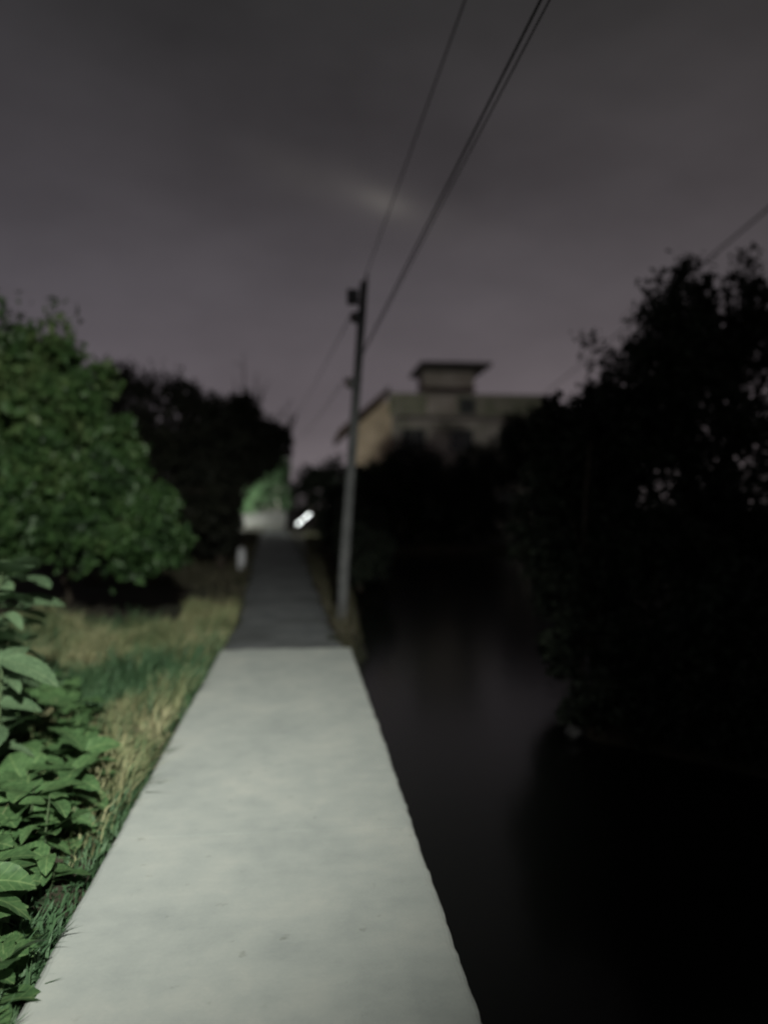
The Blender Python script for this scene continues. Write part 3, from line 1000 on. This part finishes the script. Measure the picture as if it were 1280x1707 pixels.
# ------------------------------------------------------------------ bushes on the bank right of the road, before the lamp
GB = 'bushes between the road and the pond'
for i, (x, y, rx, rz, lab) in enumerate((
        (1.25, 16.5, 0.55, 0.75, 'small dark bush just behind the leaning pole'),
        (1.35, 21.5, 0.75, 1.1, 'dark bush on the pond bank beyond the leaning pole'),
        (1.75, 31.5, 0.9, 1.5, 'tall dark green bush at the end of the pond beside the road'),
        (2.7, 37.0, 1.5, 1.7, 'dark green bush close to the lit streak lamp'))):
    tree('bank_bush', lab, 'bush', (x, y, -0.1), [(x, y, rz * 0.85, rx, rx, rz), (x + rx * 0.7, y + 0.3, rz * 0.7, rx * 0.8, rx * 0.8, rz * 0.8)],
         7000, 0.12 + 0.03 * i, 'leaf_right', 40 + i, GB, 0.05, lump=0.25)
tree('roadside_tree', 'dark rounded tree at the road bend behind the streak lamp', 'tree', (1.2, 62.0, -0.1),
     [(1.1, 62, 3.6, 2.0, 1.8, 1.7), (3.0, 62, 3.4, 1.8, 1.6, 1.9), (0.2, 63, 2.2, 1.3, 1.4, 1.6), (2.0, 62, 1.6, 2.2, 1.4, 1.6)], 12000, 0.26, 'leaf_right', 46, 'far trees', 0.16)
tree('roadside_tree', 'dark tree standing between the streak lamp and the house', 'tree', (3.4, 44.5, -0.1),
     [(3.2, 44.5, 2.6, 1.5, 1.4, 1.5), (4.6, 44.5, 2.5, 1.6, 1.4, 1.7), (3.8, 44.5, 1.2, 1.7, 1.3, 1.3)], 11000, 0.2, 'leaf_right', 47, 'far trees', 0.13)

# ------------------------------------------------------------------ trees on the far bank of the pond
GF = 'trees on the far bank of the pond'
far_bank = [
    ('rounded dark tree on the far bank just right of the leaning pole', (3.9, 27.0, -0.1),
     [(3.9, 27, 2.75, 1.35, 1.2, 1.2), (2.9, 26.8, 1.9, 1.0, 1.0, 1.2), (4.6, 26.8, 1.4, 1.3, 1.0, 1.3), (3.2, 26.5, 0.7, 1.3, 1.0, 0.9)], 51),
    ('dark tree on the far bank below the canopy roofed part of the house', (6.4, 27.2, -0.1),
     [(6.3, 27.4, 2.5, 1.4, 1.2, 1.1), (5.4, 27.2, 2.1, 1.2, 1.1, 1.1), (6.0, 26.8, 0.9, 1.7, 1.0, 1.2), (7.3, 27.2, 3.05, 0.95, 1.0, 1.0), (8.0, 27.0, 3.75, 1.0, 1.0, 1.0)], 52),
    ('taller dark tree on the far bank below the right end of the house', (9.0, 26.8, -0.1),
     [(8.7, 26.8, 3.6, 1.2, 1.2, 1.35), (9.9, 26.8, 3.8, 1.3, 1.2, 1.6), (8.5, 26.4, 1.6, 1.6, 1.2, 1.6), (10.4, 26.4, 1.6, 1.4, 1.2, 1.6)], 53),
]
FB = 34.0 / 27.0
for lab, base, blobs, sd in far_bank:
    base = (base[0] * FB, base[1] * FB, base[2])
    blobs = [(b[0] * FB, b[1] * FB, 1.6 + (b[2] - 1.6) * FB + 0.12, b[3] * FB, b[4] * FB, b[5] * FB) for b in blobs]
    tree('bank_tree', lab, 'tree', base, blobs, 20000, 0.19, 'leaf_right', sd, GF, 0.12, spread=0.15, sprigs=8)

# ------------------------------------------------------------------ near trees on the right bank
GN = 'trees crowding the near pond bank'
tree('evergreen_tree', 'large dark evergreen with ragged top on the near pond bank', 'tree', (4.7, 9.2, -0.1),
     [(4.5, 9.0, 2.9, 1.0, 0.9, 1.05), (3.95, 9.0, 2.45, 0.72, 0.8, 0.85), (5.05, 9.2, 3.7, 0.72, 0.8, 0.85), (6.0, 9.2, 3.2, 1.0, 0.9, 1.1), (4.4, 8.8, 1.6, 1.3, 1.0, 1.1), (5.8, 9.0, 1.5, 1.3, 1.0, 1.2),
      (4.75, 9.0, 3.95, 0.30, 0.35, 0.55), (4.25, 9.0, 3.45, 0.3, 0.3, 0.42)],
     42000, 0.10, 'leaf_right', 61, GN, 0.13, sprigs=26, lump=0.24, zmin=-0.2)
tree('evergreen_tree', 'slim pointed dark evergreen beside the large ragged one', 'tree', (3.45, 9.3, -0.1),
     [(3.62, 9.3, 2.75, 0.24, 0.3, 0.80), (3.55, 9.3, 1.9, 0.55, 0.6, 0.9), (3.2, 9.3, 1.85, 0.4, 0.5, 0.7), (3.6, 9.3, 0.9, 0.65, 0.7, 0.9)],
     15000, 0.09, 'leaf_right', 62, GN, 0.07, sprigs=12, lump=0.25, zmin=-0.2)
tree('pond_bush', 'dark bush dipping to the water beneath the slim evergreen', 'bush', (3.3, 8.4, -0.15),
     [(3.1, 8.2, 0.9, 0.75, 0.8, 0.95), (3.7, 7.7, 0.75, 0.8, 0.8, 0.9), (2.95, 8.4, 1.9, 0.42, 0.45, 0.6), (3.05, 8.9, 2.3, 0.45, 0.5, 0.6), (2.8, 8.6, 1.3, 0.5, 0.5, 0.8), (2.75, 7.4, 0.2, 0.45, 0.5, 0.5), (3.3, 6.9, 0.15, 0.6, 0.5, 0.5)], 20000, 0.09, 'leaf_right', 63, GN, 0.05, lump=0.25, zmin=-0.36)
tree('pond_bush', 'bush with faint lamplight put into its leaf colour at the water edge under the evergreen', 'bush', (3.7, 7.0, -0.15),
     [(3.55, 6.8, 0.25, 0.38, 0.4, 0.36), (4.1, 7.0, 0.45, 0.7, 0.6, 0.6)], 9000, 0.085, 'leaf_mid', 64, GN, 0.04, lump=0.3, zmin=-0.36)
tree('pond_bush', 'dark overhanging bush at the edge of the pond nearest the viewer', 'bush', (4.9, 5.6, -0.15),
     [(4.4, 5.5, 0.5, 0.9, 0.9, 0.8), (3.6, 6.1, 0.05, 0.6, 0.5, 0.4), (5.3, 5.4, 1.4, 1.0, 0.9, 1.2), (4.9, 6.2, 2.0, 0.9, 0.8, 1.0), (5.2, 4.2, 0.7, 0.9, 0.9, 0.8)], 20000, 0.10, 'leaf_right', 65, GN, 0.06, lump=0.25, zmin=-0.36)

for lab, base, blobs, sd in (
        ('low dark creeper trailing down the bank to the water', (3.3, 5.9, -0.12), [(3.0, 6.05, -0.12, 0.6, 0.45, 0.26), (3.6, 5.55, -0.12, 0.6, 0.5, 0.28), (2.75, 6.5, -0.1, 0.5, 0.4, 0.25)], 66),
        ('low dark shrub along the bank at the right picture edge', (4.5, 4.7, -0.12), [(4.2, 4.9, -0.1, 0.65, 0.55, 0.32), (4.8, 4.2, -0.05, 0.6, 0.7, 0.4), (4.9, 3.2, -0.05, 0.5, 0.8, 0.4)], 67)):
    tree('bank_shrub', lab, 'shrub', base, blobs, 9000, 0.08, 'leaf_right', sd, GN, 0.025, lump=0.3, zmin=-0.42, limbs=False, height=0.15)

# ------------------------------------------------------------------ small things
mk = empty('marker_post', (-1.55, 20.4, -0.08))
tag(mk, 'short pale roadside marker post under the dark leaning tree', 'post')
MB().box(-0.09, 0.09, -0.08, 0.08, -0.1, 0.52).build('shaft', M['marker'], mk)
mesh_obj('cap', [(-0.1, -0.09, 0.522), (0.1, -0.09, 0.522), (0.1, 0.09, 0.522), (-0.1, 0.09, 0.522), (0, 0, 0.62)], [(3, 2, 1, 0), (0, 1, 4), (1, 2, 4), (2, 3, 4), (3, 0, 4)], M['marker'], mk)


def stone(label, loc, size, seed):
    import bmesh
    bm = bmesh.new()
    bmesh.ops.create_icosphere(bm, subdivisions=2, radius=1.0)
    rs = np.random.default_rng(seed)
    ph = rs.uniform(0, 6.28, 6)
    for v in bm.verts:
        f = 1 + 0.16 * math.sin(3 * v.co.x + ph[0]) + 0.14 * math.sin(3.3 * v.co.y + ph[1]) + 0.12 * math.sin(4 * v.co.z + ph[2])
        v.co = Vector((v.co.x * size[0] * f, v.co.y * size[1] * f, v.co.z * size[2] * f))
    me = bpy.data.meshes.new('stone')
    bm.to_mesh(me); bm.free()
    me.materials.append(M['stone'])
    o = bpy.data.objects.new('stone', me)
    o.location = loc
    COL.objects.link(o)
    tag(o, label, 'stone', 'stones at the water edge')


stone('pale stone at the water edge below the slim evergreen', (2.34, 6.40, -0.36), (0.07, 0.06, 0.07), 1)
stone('small pale stone half hidden under the pond bank bushes', (3.60, 6.45, -0.16), (0.07, 0.06, 0.08), 2)

# ------------------------------------------------------------------ grass
def grass(name, label, pts, hmin, hmax, mat, seed, lean=(0.0, 0.0), width=0.007, spread=0.45, hs_=None):
    rs = np.random.default_rng(seed)
    n = len(pts)
    h = rs.uniform(hmin, hmax, n)
    h = h * (0.75 + 0.35 * np.sin(pts[:, 0] * 5.3 + 1.0) * np.sin(pts[:, 1] * 3.1) + 0.2 * np.sin(pts[:, 0] * 13 + pts[:, 1] * 9))
    if hs_ is not None:
        h = h * hs_(pts[:, 0], pts[:, 1])
    a = rs.uniform(0, 6.28, n)
    bend = rs.uniform(0.15, spread, n)
    dx = np.cos(a) * bend + lean[0]; dy = np.sin(a) * bend + lean[1]
    w_ = width * rs.uniform(0.7, 1.4, n)
    px_, py_ = -np.sin(a) * w_, np.cos(a) * w_
    z0 = ground_h(pts[:, 0], pts[:, 1]) - 0.01
    b1 = np.stack([pts[:, 0] - px_, pts[:, 1] - py_, z0], 1)
    b2 = np.stack([pts[:, 0] + px_, pts[:, 1] + py_, z0], 1)
    mx_, my_, mz_ = pts[:, 0] + dx * h * 0.35, pts[:, 1] + dy * h * 0.35, z0 + h * 0.6
    m1 = np.stack([mx_ - px_ * 0.8, my_ - py_ * 0.8, mz_], 1)
    m2 = np.stack([mx_ + px_ * 0.8, my_ + py_ * 0.8, mz_], 1)
    tp = np.stack([pts[:, 0] + dx * h, pts[:, 1] + dy * h, z0 + h * (1 - 0.25 * bend)], 1)
    v = np.stack([b1, b2, m1, m2, tp], 1).reshape(-1, 3)
    i = np.arange(n)[:, None] * 5
    t = np.stack([i + np.array([[0, 1, 3]]), i + np.array([[0, 3, 2]]), i + np.array([[2, 3, 4]])], 1).reshape(-1, 3)
    o = tri_obj(name, v, t, M[mat], None, 'stuff')
    o['label'] = label
    return o


rs = np.random.default_rng(100)


def scatter(n, x0, x1, y0, y1, keep):
    p = np.stack([rs.uniform(x0, x1, n), rs.uniform(y0, y1, n)], 1)
    return p[keep(p[:, 0], p[:, 1])]


def patch(x, y):
    return np.sin(x * 2.3 + 0.6) * np.cos(y * 1.1 + 0.4) + 0.5 * np.sin(x * 5.1 + y * 2.7)


def green_zone(x, y):
    return np.exp(-((x + 1.75) / 0.65) ** 2 - ((y - 7.0) / 1.0) ** 2) + 0.5 * np.exp(-((x + 3.0) / 0.5) ** 2 - ((y - 9.0) / 0.9) ** 2) + 0.45 * (patch(x, y) > 0.2)


road_l = lambda y: np.interp(y, [-9, 8.6] + [p[0] for p in road_pts], [-0.925, -0.925] + [p[1] for p in road_pts])
road_r = lambda y: np.interp(y, [p[0] for p in road_pts], [p[2] for p in road_pts])
dry = scatter(62000, -4.6, -0.80, 3.6, 12.5, lambda x, y: ((y < 10.55 + 0.25 * np.sin(x * 3)) | (x > -1.75)) & (x < road_l(y) - 0.03 - 0.05 * rs.uniform(0, 1, len(x))) & (green_zone(x, y) < rs.uniform(0.1, 0.7, len(x)))
              & (rs.uniform(0, 1, len(x)) < np.clip((y - 3.2) / 1.8, 0.1, 1)))
grass('dry_grass', 'straw coloured dry grass along the left edge of the path', dry, 0.08, 0.34, 'grass_dry', 101, (0.30, -0.05), 0.0055, 0.95)
edge = scatter(2600, -1.10, -0.905, 1.2, 8.7, lambda x, y: rs.uniform(0, 1, len(x)) < 0.9)
gg = scatter(38000, -4.2, -0.90, 1.2, 10.6, lambda x, y: (x < road_l(y) + 0.01) & ((green_zone(x, y) > rs.uniform(0.25, 0.8, len(x))) | (y < rs.uniform(2.5, 5.5, len(x))) | (rs.uniform(0, 1, len(x)) < 0.22)))
gg = np.concatenate([gg, edge[edge[:, 1] < 4.6]])
grass('green_grass', 'soft green grass patch growing among the dry grass', gg, 0.10, 0.36, 'grass_green', 102, (0.28, -0.05), 0.006, 0.9, lambda x, y: np.interp(y, [1, 4.2, 5.5], [0.45, 0.5, 1.0]))
dl = np.concatenate([
    scatter(15000, -4.5, -0.8, 12.0, 46.0, lambda x, y: (x < road_l(y) - 0.02) & ((y > 15) | (x > -1.7))),
    scatter(16000, 0.2, 1.4, 9.0, 46.0, lambda x, y: (x > road_r(y) + 0.03) & (pond_sdf(x, y) > 0.12)),
    scatter(3000, 3.2, 7.0, 3.0, 10.0, lambda x, y: (pond_sdf(x, y) > 0.3) & (pond_sdf(x, y) < 1.3))])
grass('verge_grass', 'brownish grass with shade put into its colour on the verges and pond banks', dl, 0.08, 0.30, 'grass_dull', 103, (0.05, 0.0), 0.009)

# ------------------------------------------------------------------ broad-leaved weeds, each leaf its own piece
def leaf_mesh(name, length, width, mat, cup=0.12, droop=0.25, wave=0.0, heart=0.0):
    n = 7
    vs, fs = [], []
    for i in range(n):
        s = i / (n - 1)
        hw = width * 0.5 * (math.sin(math.pi * min(1.0, s ** 0.72 * 0.985 + 0.012)) ** 0.55)
        y = length * s
        z = -droop * length * s * s
        ed = cup * hw + wave * math.sin(i * 2.1) * width
        back = heart * length * (1 - s) ** 3
        vs += [(-hw, y - back, z + ed), (-hw * 0.5, y - back * 0.4, z + ed * 0.35), (0, y, z), (hw * 0.5, y - back * 0.4, z + ed * 0.35), (hw, y - back, z + ed * 0.9)]
    for i in range(n - 1):
        for k in range(4):
            a = i * 5 + k
            fs.append((a, a + 1, a + 6, a + 5))
    me = bpy.data.meshes.new(name)
    me.from_pydata(vs, [], fs)
    me.polygons.foreach_set('use_smooth', [True] * len(me.polygons))
    me.materials.append(mat)
    return me


WEED = [leaf_mesh('weed_leaf_a', 0.155, 0.13, M['leaf_weed'], 0.18, 0.30, 0.03, 0.10), leaf_mesh('weed_leaf_b', 0.13, 0.105, M['leaf_weed'], 0.35, 0.4, 0.025, 0.05),
        leaf_mesh('weed_leaf_c', 0.12, 0.085, M['leaf_weed'], 0.15, 0.55, 0.03, 0.0)]
BIG = [leaf_mesh('big_leaf_a', 0.31, 0.20, M['leaf_pale'], 0.12, 0.35, 0.012, 0.05), leaf_mesh('big_leaf_b', 0.27, 0.15, M['leaf_pale'], 0.2, 0.5, 0.01, 0.0)]


def leafy_plant(name, label, cat, group, base, height, nleaf, meshes, scale, rs, lean=(0, 0), stem_r=0.006):
    root = tag(empty(name, base), label, cat, group)
    top = np.array((lean[0] * height, lean[1] * height, height))
    pts = [np.array((0, 0, -0.05)), top * 0.5 + rs.normal(size=3) * 0.02, top]
    MB().tube(pts, [stem_r * 1.3, stem_r, stem_r * 0.5], 5).build('stem', M['stem'], root, True)
    a = rs.uniform(0, 6.28)
    for k in range(nleaf):
        s = 0.22 + 0.78 * (k + 0.5) / nleaf
        p = top * s + rs.normal(size=3) * 0.015
        a += 2.4 + rs.normal() * 0.3
        me = meshes[rs.integers(len(meshes))]
        o = bpy.data.objects.new('leaf', me)
        COL.objects.link(o)
        o.parent = root
        o.location = tuple(p + np.array((math.cos(a + math.pi / 2), math.sin(a + math.pi / 2), 0)) * 0.02)
        o.rotation_euler = (rs.uniform(-0.15, 0.75), rs.normal() * 0.25, a)
        sc = scale * rs.uniform(0.65, 1.2)
        o.scale = (sc, sc, sc)
    return root


rs2 = np.random.default_rng(9)
spots = []
for _ in range(6000):
    y = rs2.uniform(1.7, 6.3)
    wd = np.interp(y, [1.7, 3.0, 4.0, 5.0, 6.3], [0.45, 0.70, 0.85, 0.95, 0.75])
    xn = np.interp(y, [1.7, 3.0, 4.0, 5.0, 6.3], [-0.98, -1.00, -1.10, -1.38, -1.85])
    x = xn - rs2.uniform(0, 1) * wd
    if all((x - a) ** 2 + (y - b) ** 2 > 0.165 ** 2 for a, b in spots):
        spots.append((x, y))
    if len(spots) >= 84:
        break
for (x, y) in spots:
    h = rs2.uniform(0.14, 0.38) * (0.6 if x > -1.15 else 1.0)
    leafy_plant('broadleaf_weed', 'green broad-leaved weed in the thick patch beside the pale path', 'weed', 'weeds in the patch beside the path',
                (x, y, float(ground_h(np.array([x]), np.array([y]))[0])), h, int(rs2.integers(10, 15)), WEED, 1.0 if x > -1.2 else 1.3, rs2, (rs2.normal() * 0.15 + 0.12, rs2.normal() * 0.15))
for i, (x, y, h, n_, lab) in enumerate((
        (-2.02, 5.15, 1.28, 30, 'tall weed with large pale leaves at the left picture edge'),
        (-1.74, 4.5, 0.80, 20, 'shorter large-leaved weed in front of the tall pale one'),
        (-2.20, 5.9, 1.15, 24, 'large-leaved pale weed standing behind the tall one'))):
    leafy_plant('large_leaf_plant', lab, 'plant', 'large pale leaved plants', (x, y, float(ground_h(np.array([x]), np.array([y]))[0])), h, n_, BIG, 0.95, rs2, (0.1, 0.0), 0.012)
